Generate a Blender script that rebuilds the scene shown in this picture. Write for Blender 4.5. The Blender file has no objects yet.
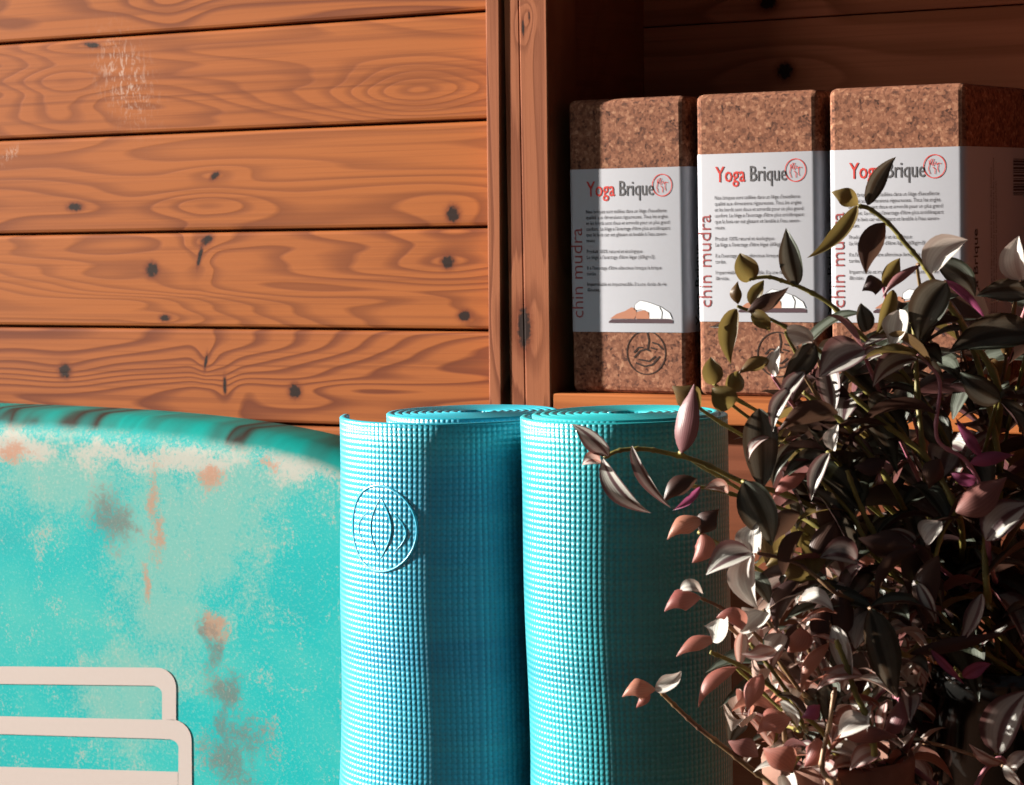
import bpy, bmesh, random
from math import *
from mathutils import Vector, Matrix, noise
random.seed(7)
C = bpy.context.scene.collection
S = bpy.context.scene

# ---------------- camera, world, sun, exposure ----------------
YAW, PITCH, ROLL, FPX, D0 = radians(31), radians(4.2), radians(1.15), 2500.0, 1.93
_F0 = Vector((-sin(YAW), cos(YAW), 0))
FW = _F0 * cos(PITCH) - Vector((0, 0, 1)) * sin(PITCH)
_R0 = Vector((cos(YAW), sin(YAW), 0)); _U0 = _R0.cross(FW)
RT = cos(ROLL) * _R0 - sin(ROLL) * _U0
UP = sin(ROLL) * _R0 + cos(ROLL) * _U0
CAM = -(((551 - 512) / FPX) * RT - ((393 - 392.5) / FPX) * UP + FW) * D0

def ray(px, py): return ((px - 512) / FPX) * RT - ((py - 392.5) / FPX) * UP + FW
def at(px, py, d): return CAM + ray(px, py) * d                       # a point at real depth d
def on_y(px, py, Y):                                                   # a point on the plane y = Y
    d = ray(px, py); return CAM + d * ((Y - CAM.y) / d.y)

cd = bpy.data.cameras.new('camera'); co = bpy.data.objects.new('camera', cd); C.objects.link(co)
m = Matrix((RT, UP, -FW)).transposed().to_4x4(); m.translation = CAM
co.matrix_world = m
cd.sensor_fit = 'HORIZONTAL'; cd.sensor_width = 36; cd.lens = FPX / 1024 * 36
cd.clip_start = .05; cd.clip_end = 100
cd.dof.use_dof = True; cd.dof.focus_distance = 1.55; cd.dof.aperture_fstop = 32
S.camera = co

w = bpy.data.worlds.new('world'); S.world = w; w.use_nodes = True
bg = w.node_tree.nodes['Background']; bg.inputs[0].default_value = (.90, .90, 1.0, 1); bg.inputs[1].default_value = .055

SUN_K, SUN_TE = 3.25, .90        # travel per metre into the wall: sideways, downwards
sd = bpy.data.lights.new('sun', 'SUN'); so = bpy.data.objects.new('sun', sd); C.objects.link(so)
sdir = Vector((SUN_K, 1, -SUN_TE)).normalized()
so.rotation_euler = sdir.to_track_quat('-Z', 'Y').to_euler()
so.location = (-2, -1.5, 1.5)
sd.energy = 15.5; sd.angle = radians(1.6); sd.color = (1.0, .93, .84)
# soft window light from the left side of the room
ad = bpy.data.lights.new('window_light', 'AREA'); ao = bpy.data.objects.new('window_light', ad); C.objects.link(ao)
ad.shape = 'RECTANGLE'; ad.size = 1.0; ad.size_y = 1.3; ad.energy = 16; ad.color = (1.0, .93, .88)
ao.location = (-2.3, -2.5, .9)
ao.rotation_euler = (Vector((.3, 0, .05)) - ao.location).to_track_quat('-Z', 'Y').to_euler()
S.view_settings.view_transform = 'Standard'; S.view_settings.look = 'None'
S.view_settings.gamma = 1; S.view_settings.use_curve_mapping = False
S.view_settings.exposure = 0.0

# ---------------- helpers ----------------
def srgb(r, g, b):
    f = lambda c: (c / 255 / 12.92) if c / 255 <= .04045 else ((c / 255 + .055) / 1.055) ** 2.4
    return (f(r), f(g), f(b), 1)

class N:
    """small shader-graph writer"""
    def __init__(s, name):
        s.m = bpy.data.materials.new(name); s.m.use_nodes = True
        s.t = s.m.node_tree; s.t.nodes.clear()
        s.out = s.t.nodes.new('ShaderNodeOutputMaterial')
        s.bsdf = s.t.nodes.new('ShaderNodeBsdfPrincipled')
        s.t.links.new(s.bsdf.outputs[0], s.out.inputs[0])
        s._tc = None
    def new(s, t): return s.t.nodes.new(t)
    def put(s, sock, v):
        if isinstance(v, bpy.types.NodeSocket): s.t.links.new(v, sock)
        else: sock.default_value = v
    def tc(s, which='Object'):
        if not s._tc: s._tc = s.new('ShaderNodeTexCoord')
        return s._tc.outputs[which]
    def math(s, op, a, b=0.0, c=0.0, clamp=False):
        n = s.new('ShaderNodeMath'); n.operation = op; n.use_clamp = clamp
        s.put(n.inputs[0], a); s.put(n.inputs[1], b); s.put(n.inputs[2], c)
        return n.outputs[0]
    def vmul(s, v, sc, off=(0, 0, 0)):
        n = s.new('ShaderNodeVectorMath'); n.operation = 'MULTIPLY_ADD'
        s.put(n.inputs[0], v); s.put(n.inputs[1], sc); s.put(n.inputs[2], off); return n.outputs[0]
    def noise(s, v, scale, detail=3, rough=.5, dist=0):
        n = s.new('ShaderNodeTexNoise'); s.put(n.inputs['Vector'], v); s.put(n.inputs['Scale'], scale)
        s.put(n.inputs['Detail'], detail); s.put(n.inputs['Roughness'], rough); s.put(n.inputs['Distortion'], dist)
        return n.outputs['Fac']
    def ramp(s, f, stops, interp='LINEAR'):
        n = s.new('ShaderNodeValToRGB'); s.put(n.inputs[0], f); e = n.color_ramp.elements
        n.color_ramp.interpolation = interp
        while len(e) < len(stops): e.new(.5)
        for k, (p, c) in enumerate(stops):
            e[k].position = p; e[k].color = c if len(c) == 4 else (*c, 1)
        return n.outputs[0]
    def sm(s, f, a, b):
        n = s.new('ShaderNodeMapRange'); n.interpolation_type = 'SMOOTHSTEP'
        s.put(n.inputs[0], f); n.inputs[1].default_value = a; n.inputs[2].default_value = b
        return n.outputs[0]
    def mix(s, f, a, b, mode='MIX'):
        n = s.new('ShaderNodeMix'); n.data_type = 'RGBA'; n.blend_type = mode
        s.put(n.inputs[0], f); s.put(n.inputs[6], a); s.put(n.inputs[7], b); return n.outputs[2]
    def sep(s, v):
        n = s.new('ShaderNodeSeparateXYZ'); s.put(n.inputs[0], v); return n.outputs
    def comb(s, x, y, z):
        n = s.new('ShaderNodeCombineXYZ'); s.put(n.inputs[0], x); s.put(n.inputs[1], y); s.put(n.inputs[2], z); return n.outputs[0]
    def gauss(s, x, z, cx, cz, a, b, rot=0):
        dx = s.math('SUBTRACT', x, cx); dz = s.math('SUBTRACT', z, cz)
        if rot:
            c_, s_ = cos(rot), sin(rot)
            ux = s.math('ADD', s.math('MULTIPLY', dx, c_), s.math('MULTIPLY', dz, s_))
            uz = s.math('SUBTRACT', s.math('MULTIPLY', dz, c_), s.math('MULTIPLY', dx, s_))
        else: ux, uz = dx, dz
        ux = s.math('DIVIDE', ux, a); uz = s.math('DIVIDE', uz, b)
        q = s.math('ADD', s.math('MULTIPLY', ux, ux), s.math('MULTIPLY', uz, uz))
        return s.math('EXPONENT', s.math('MULTIPLY', q, -1.0))
    def bump(s, h, strength=.3, dist=.001):
        n = s.new('ShaderNodeBump'); n.inputs['Strength'].default_value = strength
        n.inputs['Distance'].default_value = dist; s.put(n.inputs['Height'], h)
        s.t.links.new(n.outputs[0], s.bsdf.inputs['Normal']); return n.outputs[0]
    def set(s, **k):
        for a, v in k.items(): s.put(s.bsdf.inputs[a.replace('_', ' ')], v)
        return s.m

def link_mesh(name, verts, faces, mat, parent=None, smooth=False, uv=None, mats=None, midx=None):
    me = bpy.data.meshes.new(name); me.from_pydata([tuple(v) for v in verts], [], faces); me.update()
    if uv is not None:
        l = me.uv_layers.new(name='UVMap')
        for i, lp in enumerate(me.loops): l.data[i].uv = uv[lp.vertex_index]
    for mm in (mats or [mat]): me.materials.append(mm)
    if midx is not None:
        for p, k in zip(me.polygons, midx): p.material_index = k
    if smooth:
        for p in me.polygons: p.use_smooth = True
    o = bpy.data.objects.new(name, me); C.objects.link(o)
    if parent: o.parent = parent
    return o

def bm_link(name, bm, mat, parent=None, smooth=False):
    me = bpy.data.meshes.new(name); bm.to_mesh(me); bm.free(); me.materials.append(mat)
    if smooth:
        for p in me.polygons: p.use_smooth = True
    o = bpy.data.objects.new(name, me); C.objects.link(o)
    if parent: o.parent = parent
    return o

def hexa(bm, P, bevel=0, seg=2):
    """box from 8 corner points (bottom 4 ccw, top 4 ccw)"""
    vs = [bm.verts.new(p) for p in P]
    fs = [bm.faces.new([vs[i] for i in q]) for q in ((3, 2, 1, 0), (4, 5, 6, 7), (0, 1, 5, 4), (1, 2, 6, 5), (2, 3, 7, 6), (3, 0, 4, 7))]
    if bevel:
        es = list({e for f in fs for e in f.edges})
        bmesh.ops.bevel(bm, geom=es, offset=bevel, segments=seg, affect='EDGES', profile=.5)
def box(bm, x0, x1, y0, y1, z0, z1, bevel=0, seg=2):
    hexa(bm, [(x0, y0, z0), (x1, y0, z0), (x1, y1, z0), (x0, y1, z0), (x0, y0, z1), (x1, y0, z1), (x1, y1, z1), (x0, y1, z1)], bevel, seg)

def thing(name, label, cat, loc=(0, 0, 0), group=None):
    o = bpy.data.objects.new(name, None); C.objects.link(o); o.location = loc
    o.empty_display_size = .05
    o['label'] = label; o['category'] = cat
    if group: o['group'] = group
    return o
def struct(o): o['kind'] = 'structure'; return o

def ribbon(pts, wd, closed=False):
    """flat strip in 2-D along pts -> list of (x, z), faces"""
    n = len(pts); V = []; F = []
    for i in range(n):
        if closed: a, b = pts[i - 1], pts[(i + 1) % n]
        else: a, b = pts[max(0, i - 1)], pts[min(n - 1, i + 1)]
        dx, dz = b[0] - a[0], b[1] - a[1]; L = hypot(dx, dz) or 1
        nx, nz = -dz / L * wd / 2, dx / L * wd / 2
        V += [(pts[i][0] + nx, pts[i][1] + nz), (pts[i][0] - nx, pts[i][1] - nz)]
    for i in range(n if closed else n - 1):
        j = (i + 1) % n; F.append((2 * i, 2 * i + 1, 2 * j + 1, 2 * j))
    return V, F
def circle(cx, cz, r, n=36, ry=None): return [(cx + r * cos(2 * pi * k / n), cz + (ry or r) * sin(2 * pi * k / n)) for k in range(n)]

class Flat:
    """collects flat printed shapes in (x, z) with material slots"""
    def __init__(s): s.V = []; s.F = []; s.M = []
    def add(s, V, F, k=0):
        o = len(s.V); s.V += V; s.F += [tuple(i + o for i in f) for f in F]; s.M += [k] * len(F)
    def poly(s, pts, k=0): s.add(list(pts), [tuple(range(len(pts)))], k)
    def line(s, pts, wd, k=0, closed=False): s.add(*ribbon(pts, wd, closed), k)
    def text(s, body, x, z, size=None, width=None, k=0, rot=0, fat=0, sx=1.0):
        cu = bpy.data.curves.new('t', 'FONT'); cu.body = body; cu.size = 1; cu.offset = fat; cu.resolution_u = 2
        ob = bpy.data.objects.new('t', cu); C.objects.link(ob); bpy.context.view_layer.update()
        dg = bpy.context.evaluated_depsgraph_get(); me = bpy.data.meshes.new_from_object(ob.evaluated_get(dg))
        P = [(v.co.x, v.co.y) for v in me.vertices]; F = [tuple(p.vertices) for p in me.polygons]
        bpy.data.objects.remove(ob); bpy.data.curves.remove(cu); bpy.data.meshes.remove(me)
        if not P: return
        if width:
            w0 = max(p[0] for p in P) - min(p[0] for p in P)
            if not size: size = width / w0
            sx = width / w0 / size
        c_, s_ = cos(rot), sin(rot)
        s.add([(x + (p[0] * sx * c_ - p[1] * s_) * size, z + (p[0] * sx * s_ + p[1] * c_) * size) for p in P], F, k)
    def link(s, name, mats, parent, fn):
        return link_mesh(name, [fn(*v) for v in s.V], s.F, None, parent, mats=mats, midx=s.M)

# ---------------- materials ----------------
def wood(name, light, dark, axis='x', knots=(), rings=(), freq=36, sx=.50, sz=5.0, scuff=None, rough=.7, spec=.10, fibre=.16, seed=0.0):
    """knots/rings are (u, v, a, b[, amount]) in metres, u along the wall, v up"""
    light = tuple(c * .87 for c in light[:3]) + (1,); dark = tuple(c * .82 for c in dark[:3]) + (1,)
    n = N(name); X, Y, Z = n.sep(n.tc())
    at_ = n.new('ShaderNodeAttribute'); at_.attribute_name = 'pid'; pid = at_.outputs['Fac']
    u, v = (X, Z) if axis == 'x' else (Z, X)
    vec = n.comb(n.math('MULTIPLY', u, sx), n.math('MULTIPLY', Y, 6), n.math('MULTIPLY', v, sz))
    vec = n.vmul(vec, (1, 1, 1), n.comb(n.math('MULTIPLY', pid, 3.7), seed, n.math('MULTIPLY', pid, 1.9)))
    base = n.noise(vec, 1.6, 3.2, .42, .35)
    val = n.math('MULTIPLY', base, freq)
    for q in rings:
        val = n.math('ADD', val, n.math('MULTIPLY', n.gauss(X, Z, *q[:4]), q[4] if len(q) > 4 else 2.5))
    for q in knots:
        val = n.math('ADD', val, n.math('MULTIPLY', n.gauss(X, Z, q[0], q[1], q[2] * 6.0, q[3] * 2.2), 1.3))
    fr = n.math('FRACT', val)
    ringm = n.ramp(fr, [(0, (0, 0, 0)), (.45, (.10,) * 3), (.72, (.8,) * 3), (.88, (1, 1, 1)), (1, (0, 0, 0))])
    fib = n.noise(n.vmul(vec, (3, 1, 26)), 3.0, 4, .6)
    lin = n.noise(n.vmul(vec, (1.2, 1, 14)), 2.2, 3, .55, .15)
    big = n.noise(vec, .55, 2, .5)
    amt = n.math('MULTIPLY', ringm, n.math('ADD', n.math('MULTIPLY', n.sm(big, .30, .58), .62), .30))
    col = n.mix(amt, light, dark)
    col = n.mix(n.math('MULTIPLY', n.sm(lin, .50, .72), .50), col, dark)
    col = n.mix(n.math('MULTIPLY', n.sm(fib, .45, .75), fibre * 2), col, n.mix(.5, dark, (.05, .015, .008, 1)))
    tone = n.noise(n.vmul(vec, (1.6, 1, .5)), 1.1, 2, .5)
    col = n.mix(n.math('MULTIPLY', n.sm(tone, .35, .7), .30), col, n.mix(.5, light, (.46, .155, .026, 1)))
    for q in knots:
        g = n.gauss(X, Z, q[0], q[1], q[2], q[3], q[4] if len(q) > 4 else 0)
        g = n.math('ADD', g, n.math('MULTIPLY', n.math('SUBTRACT', n.noise(n.tc(), 320, 3, .6), .5), n.math('MULTIPLY', g, 1.3)))
        col = n.mix(n.math('MULTIPLY', n.sm(g, .03, .5), .75), col, (.15, .035, .012, 1))
        col = n.mix(n.math('MULTIPLY', n.sm(g, .40, .72), .95), col, (.010, .006, .005, 1))
    if scuff:
        for q in scuff:
            g = n.gauss(X, Z, *q)
            st = n.noise(n.vmul(n.tc(), (260, 60, 110)), 1.0, 5, .7, .8)
            col = n.mix(n.math('MULTIPLY', n.math('MULTIPLY', g, n.sm(st, .50, .62)), .55), col, (.62, .50, .42, 1))
    n.bump(n.math('ADD', n.math('MULTIPLY', ringm, -.4), n.math('MULTIPLY', fib, .5)), .35, .0006)
    return n.set(Base_Color=col, Roughness=rough, Specular_IOR_Level=spec)

def K(px, py, a, b, Y=.018, rot=0):
    p = on_y(px, py, Y); return (p.x, p.z, a * (1.45 if .004 < a < .006 else 1), b * 1.08, rot)
def Rg(px, py, a, b, amt=2.5, Y=.018):
    p = on_y(px, py, Y); return (p.x, p.z, a, b, amt)
LIGHT = (.385, .112, .028, 1); DARK = (.150, .032, .012, 1)
wall_wood = wood('orange_pine_planks', LIGHT, DARK, 'x',
    knots=[K(453, 214, .0050, .0070), K(448, 262, .0050, .0060), K(465, 316, .0050, .0045), K(152, 270, .0055, .0070),
           K(165, 318, .0045, .0030), K(65, 371, .0055, .0070), K(295, 391, .0050, .0065), K(225, 385, .0022, .0080),
           K(206, 362, .0018, .0080, rot=-.2), K(75, 207, .010, .0040), K(215, 176, .006, .003, rot=.5), K(207, 240, .0080, .0040, rot=.4),
           K(200, 256, .0025, .010, rot=-.3), K(92, 45, .010, .0025, rot=-.15)],
    rings=[Rg(415, 90, .060, .018, 4.0), Rg(60, 95, .050, .030, 2.5), Rg(210, 205, .060, .012, 3), Rg(400, 300, .12, .006, 1.3),
           Rg(150, 300, .07, .006, 1.4), Rg(170, 12, .04, .02, 1.6), Rg(380, 380, .10, .006, 1.2)],
    scuff=[K(125, 78, .020, .030, rot=.5), K(10, 155, .010, .004, rot=.5)])
post_wood = wood('orange_pine_post', (.34, .115, .052, 1), (.17, .045, .018, 1), 'z',
    knots=[K(524, 328, .0052, .019, Y=0), K(523, 28, .0014, .007, Y=0), K(529, 16, .0008, .004, Y=0)], freq=7, sx=.9, sz=22, seed=4.0, fibre=.12)
back_wood = wood('niche_back_pine', (.55, .17, .085, 1), (.26, .07, .03, 1), 'x',
    knots=[K(785, 71, .0085, .0075, Y=.16), K(768, 3, .0085, .006, Y=.16)], freq=8, seed=9.0)
panel_wood = wood('lower_panel_pine', (.20, .058, .028, 1), (.13, .033, .014, 1), 'x', freq=6, seed=13.0)
slat_wood = wood('shelf_edge_pine', (.50, .155, .045, 1), (.26, .065, .02, 1), 'x', freq=8, sz=18, seed=17.0)
stand_wood = wood('dark_stand_wood', (.045, .030, .022, 1), (.020, .013, .010, 1), 'x', freq=6, seed=21.0)

def cork_mat():
    n = N('cork'); o = n.tc()
    v = n.new('ShaderNodeTexVoronoi'); n.put(v.inputs['Vector'], o); v.inputs['Scale'].default_value = 520
    v2 = n.new('ShaderNodeTexVoronoi'); n.put(v2.inputs['Vector'], o); v2.inputs['Scale'].default_value = 240
    cell = n.sep(v.outputs['Color'])[0]; cell2 = n.sep(v2.outputs['Color'])[1]
    nz = n.noise(o, 900, 3, .6)
    f = n.math('ADD', n.math('MULTIPLY', cell, .55), n.math('MULTIPLY', cell2, .45))
    col = n.ramp(f, [(0, (.035, .015, .010)), (.16, (.11, .044, .027)), (.45, (.21, .083, .047)), (.75, (.28, .122, .07)), (1, (.42, .22, .13))])
    col = n.mix(n.math('MULTIPLY', n.sm(nz, .58, .72), .5), col, (.07, .03, .02, 1))
    n.bump(n.math('ADD', f, n.math('MULTIPLY', nz, .5)), .35, .0006)
    return n.set(Base_Color=col, Roughness=.8, Specular_IOR_Level=.15)
cork = cork_mat()

def plain(name, c, rough=.6, spec=.3, **k):
    n = N(name); nz = n.noise(n.tc(), 220, 3)
    col = n.mix(n.math('MULTIPLY', nz, .16), c, tuple(x * .7 for x in c[:3]) + (1,))
    return n.set(Base_Color=col, Roughness=rough, Specular_IOR_Level=spec, **k)
paper = plain('white_paper', (.43, .435, .475, 1), .55)
ink_red = plain('red_ink', (.55, .035, .025, 1)); ink_grey = plain('grey_ink', (.085, .08, .085, 1)); ink_black = plain('black_ink', (.05, .042, .045, 1))
ink_brown = plain('wine_ink', (.32, .06, .06, 1)); ink_skin = plain('skin_tone_ink', (.42, .17, .095, 1)); ink_shirt = plain('pale_ink', (.82, .84, .86, 1)); ink_mat = plain('dark_plum_ink', (.06, .025, .035, 1))
burnt = plain('burnt_cork', (.035, .018, .013, 1), .9)

def mat_fabric(name, c1, c2, c3):
    """woven foam: UV in metres"""
    n = N(name); U, V, _ = n.sep(n.tc('UV')); X, Y, Z = n.sep(n.tc())
    cell = .0034
    j = n.math('MULTIPLY', n.math('SUBTRACT', n.noise(n.comb(U, V, 0), 30, 2), .5), .6)
    a = n.math('ADD', n.math('MULTIPLY', U, 2 * pi / cell), j); b = n.math('ADD', n.math('MULTIPLY', V, 2 * pi / (cell * 1.06)), j)
    sa = n.math('ADD', n.math('MULTIPLY', n.math('SINE', a), .5), .5); sb = n.math('ADD', n.math('MULTIPLY', n.math('SINE', b), .5), .5)
    h = n.math('MULTIPLY', n.math('POWER', sa, .6), n.math('ADD', n.math('MULTIPLY', sb, .6), .4))
    h2 = n.math('MULTIPLY', n.math('POWER', sb, .6), .35)
    h = n.math('ADD', h, h2)
    h = n.math('ADD', h, n.math('MULTIPLY', n.noise(n.comb(U, V, 0), 900, 2), .25))
    band = n.noise(n.comb(n.math('MULTIPLY', U, 1.5), 0, n.math('MULTIPLY', V, 14)), 1.0, 4, .62)
    col = n.ramp(band, [(.25, c1), (.5, c2), (.75, c3)])
    streak = n.noise(n.comb(n.math('MULTIPLY', U, 4), 0, n.math('MULTIPLY', V, 170)), 1.0, 2, .5)
    col = n.mix(n.math('MULTIPLY', n.sm(streak, .45, .75), .14), col, (.10, .55, .58, 1))
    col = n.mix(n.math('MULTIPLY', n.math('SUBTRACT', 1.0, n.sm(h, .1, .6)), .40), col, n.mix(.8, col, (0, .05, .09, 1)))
    n.bump(h, 1.0, .00042)
    return n.set(Base_Color=col, Roughness=.34, Specular_IOR_Level=.9, Sheen_Weight=.5, Sheen_Roughness=.3)
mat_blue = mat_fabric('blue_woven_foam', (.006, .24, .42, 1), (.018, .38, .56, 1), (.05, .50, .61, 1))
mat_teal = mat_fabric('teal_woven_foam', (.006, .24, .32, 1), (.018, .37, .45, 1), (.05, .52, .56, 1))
emb_blue = plain('blue_cut_foam', (.02, .40, .52, 1), .4); emb_teal = plain('teal_cut_foam', (.02, .42, .46, 1), .4)

def terracotta_mat():
    n = N('terracotta'); nz = n.noise(n.tc(), 30, 4, .6)
    n.bump(n.noise(n.tc(), 400, 3), .3, .0005)
    return n.set(Base_Color=n.ramp(nz, [(.3, (.15, .065, .042)), (.7, (.26, .13, .09))]), Roughness=.8)
terracotta = terracotta_mat()
def black_plastic_mat():
    n = N('glossy_black_plastic'); nz = n.noise(n.tc(), 25, 4, .7)
    n.bump(n.noise(n.vmul(n.tc(), (1, 1, .2)), 90, 2), .12, .001)
    return n.set(Base_Color=n.ramp(nz, [(.3, (.006, .006, .006)), (.8, (.014, .014, .013))]), Roughness=.13, Specular_IOR_Level=.6)
black_plastic = black_plastic_mat()
def soil_mat():
    n = N('soil'); nz = n.noise(n.tc(), 260, 5, .7); n.bump(nz, .9, .003)
    return n.set(Base_Color=n.ramp(nz, [(.35, (.012, .008, .006)), (.62, (.07, .04, .025)), (.75, (.2, .11, .06))]), Roughness=.95)
soil = soil_mat()
floor_mat = wood('floor_boards', (.075, .045, .03, 1), (.04, .022, .014, 1), 'x', freq=5, seed=30.0)

def leaf_mat(name, margin, stripe, under, stripe_amt, trans, under2=None, rough=.42):
    n = N(name); U, V, _ = n.sep(n.tc('UV'))
    au = n.math('ABSOLUTE', n.math('SUBTRACT', n.math('MULTIPLY', U, 2), 1))
    veins = n.math('ADD', n.math('MULTIPLY', n.math('SINE', n.math('MULTIPLY', U, 75)), .5), .5)
    nz = n.noise(n.tc(), 160, 3, .6)
    st = n.math('MULTIPLY', n.sm(au, .10, .30), n.math('SUBTRACT', 1.0, n.sm(au, .62, .86)))
    st = n.math('MULTIPLY', st, n.math('ADD', .55, n.math('MULTIPLY', nz, .7)), clamp=True)
    oi = n.new('ShaderNodeObjectInfo'); rnd = oi.outputs['Random']
    top = n.mix(n.math('MULTIPLY', st, n.math('MULTIPLY', stripe_amt, n.math('ADD', .6, n.math('MULTIPLY', rnd, .5))), clamp=True), margin, stripe)
    top = n.mix(n.math('MULTIPLY', veins, .14), top, (.02, .02, .015, 1))
    und = n.mix(rnd, under, under2 or under)
    und = n.mix(n.math('MULTIPLY', veins, .22), und, (.06, .015, .02, 1))
    ge = n.new('ShaderNodeNewGeometry')
    col = n.mix(ge.outputs['Backfacing'], top, und)
    n.bump(n.math('ADD', n.math('MULTIPLY', veins, .3), n.math('MULTIPLY', nz, .5)), .25, .0006)
    n.set(Base_Color=col, Roughness=rough, Specular_IOR_Level=.45)
    tr = n.new('ShaderNodeBsdfTranslucent'); n.put(tr.inputs[0], n.mix(.6, col, under2 or under, 'MIX'))
    mx = n.new('ShaderNodeMixShader'); mx.inputs[0].default_value = trans
    n.t.links.new(n.bsdf.outputs[0], mx.inputs[1]); n.t.links.new(tr.outputs[0], mx.inputs[2]); n.t.links.new(mx.outputs[0], n.out.inputs[0])
    return n.m
LM = {
 'D': leaf_mat('dark_leaf', (.030, .036, .022, 1), (.20, .23, .19, 1), (.050, .027, .028, 1), .80, .28, (.10, .052, .032, 1)),
 'S': leaf_mat('silver_leaf', (.10, .055, .06, 1), (.55, .55, .50, 1), (.24, .10, .11, 1), 1.25, .32, (.30, .13, .11, 1)),
 'W': leaf_mat('white_leaf', (.50, .46, .42, 1), (.78, .78, .72, 1), (.55, .38, .33, 1), 1.4, .35, (.60, .42, .34, 1)),
 'O': leaf_mat('olive_leaf', (.13, .085, .025, 1), (.16, .14, .05, 1), (.13, .075, .03, 1), .5, .40, (.24, .17, .05, 1)),
 'P': leaf_mat('pink_leaf', (.34, .17, .16, 1), (.70, .62, .58, 1), (.34, .105, .095, 1), 1.3, .45, (.56, .25, .17, 1)),
 'M': leaf_mat('magenta_leaf', (.30, .06, .15, 1), (.42, .13, .25, 1), (.28, .06, .14, 1), .7, .35, (.40, .09, .19, 1)),
}
def stem_mat(name, c1, c2):
    n = N(name); nz = n.noise(n.tc(), 60, 3, .6)
    return n.set(Base_Color=n.ramp(nz, [(.35, c1), (.65, c2)]), Roughness=.5, Subsurface_Weight=.0)
SM = {'g': stem_mat('olive_stem', (.13, .115, .025), (.26, .22, .05)), 'b': stem_mat('brown_stem', (.13, .06, .035), (.24, .15, .06)), 'p': stem_mat('pink_stem', (.36, .09, .16), (.42, .20, .20)), 't': stem_mat('woody_stem', (.30, .17, .09), (.45, .28, .15))}

# ---------------- the setting ----------------
FLOOR_Z = at(475, 413, 1.63).z - .61
NB = .160      # niche back
# floor
bm = bmesh.new(); box(bm, -3.0, 2.2, -3.0, .30, FLOOR_Z - .04, FLOOR_Z)
struct(bm_link('floor', bm, floor_mat))

# plank wall on the left
def planks(name, zs, x0, x1, y0, th, mat, gap=.0020, cham=.0022):
    V = []; F = []; pid = []
    nx = 24
    for k in range(len(zs) - 1):
        za, zb = zs[k] + gap / 2, zs[k + 1] - gap / 2
        prof = [(y0 + th, za), (y0 + cham, za), (y0 + cham * .35, za + cham * .4), (y0, za + cham * 1.3), (y0 - .0003, (za + zb) / 2), (y0, zb - cham * 1.3), (y0 + cham * .35, zb - cham * .4), (y0 + cham, zb), (y0 + th, zb)]
        b = len(V); m_ = len(prof)
        for i in range(nx + 1):
            x = x0 + (x1 - x0) * i / nx
            for (y, z) in prof: V.append((x, y, z))
        for i in range(nx):
            for j in range(m_ - 1):
                F.append((b + i * m_ + j, b + (i + 1) * m_ + j, b + (i + 1) * m_ + j + 1, b + i * m_ + j + 1)); pid.append(k)
            F.append((b + i * m_ + m_ - 1, b + (i + 1) * m_ + m_ - 1, b + (i + 1) * m_, b + i * m_)); pid.append(k)
        F.append(tuple(b + j for j in range(m_))); pid.append(k)
        F.append(tuple(b + nx * m_ + j for j in reversed(range(m_)))); pid.append(k)
    # backing batten behind the joints
    b = len(V)
    V += [(x0, y0 + th, zs[0]), (x1, y0 + th, zs[0]), (x1, y0 + th, zs[-1]), (x0, y0 + th, zs[-1]), (x0, y0 + th + .012, zs[0]), (x1, y0 + th + .012, zs[0]), (x1, y0 + th + .012, zs[-1]), (x0, y0 + th + .012, zs[-1])]
    for f in ((0, 1, 2, 3), (7, 6, 5, 4), (0, 4, 5, 1), (2, 6, 7, 3), (1, 5, 6, 2), (3, 7, 4, 0)): F.append(tuple(b + i for i in f)); pid.append(0)
    o = link_mesh(name, V, F, mat)
    a = o.data.attributes.new('pid', 'FLOAT', 'FACE')
    for i, v in enumerate(pid): a.data[i].value = v
    return struct(o)
zs = [.4670, .3820, .29710, .21243, .12838, .04665, -.03312, -.1130, -.1940, -.2750, -.3560, -.4370, -.5180, FLOOR_Z]
planks('wall_left', sorted(zs), -2.6, -.0515, .018, .016, wall_wood)

# strip and post between planks and niche (slightly out of plumb, as built)
bm = bmesh.new()
zb, zt = FLOOR_Z, .60
def xl(xb, xt, z): return xb + (xt - xb) * (z / .30)
def upright(bm, xa, xb_, y0, y1, bev):
    (a0, a1), (b0, b1) = xa, xb_
    P = []
    for z in (zb, zt):
        P += [(xl(a0, a1, z), y0, z), (xl(b0, b1, z), y0, z), (xl(b0, b1, z), y1, z), (xl(a0, a1, z), y1, z)]
    hexa(bm, P, bev)
upright(bm, (-.0550, -.0510), (-.0432, -.0380), -.0022, .034, .0012)
struct(bm_link('trim_1', bm, post_wood))
bm = bmesh.new(); upright(bm, (-.0372, -.0358), (-.0235, -.0225), .0006, .045, .0010); upright(bm, (-.0232, -.0222), (0, .0030), 0, .045, .0012)
struct(bm_link('trim_2', bm, post_wood))
# niche: side panel, back boards, lower panel, shelf board
bm = bmesh.new(); upright(bm, (-.020, -.017), (-.0012, .0018), .0455, NB, .0005)
struct(bm_link('wall_niche_side', bm, panel_wood))
planks('wall_niche_back', [-.02, .085, .19, .288, .40, .50, .60], -.0195, 2.0, NB, .014, back_wood, gap=.001, cham=.0008)
planks('wall_right', [FLOOR_Z, -.46, -.24, -.0225], .001, 2.0, .020, .016, panel_wood, gap=.001, cham=.0008)
bm = bmesh.new(); box(bm, .0008, 2.0, .0008, .022, -.0212, -.0002, .0012)
struct(bm_link('trim_3', bm, slat_wood))
bm = bmesh.new(); box(bm, .003, 2.0, .0222, NB - .0005, -.018, -.0006, .0005)
struct(bm_link('trim_4', bm, slat_wood))
bm = bmesh.new(); box(bm, .004, 2.0, .0, NB - .0005, .60, .62, .001)
struct(bm_link('trim_5', bm, slat_wood))
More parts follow.
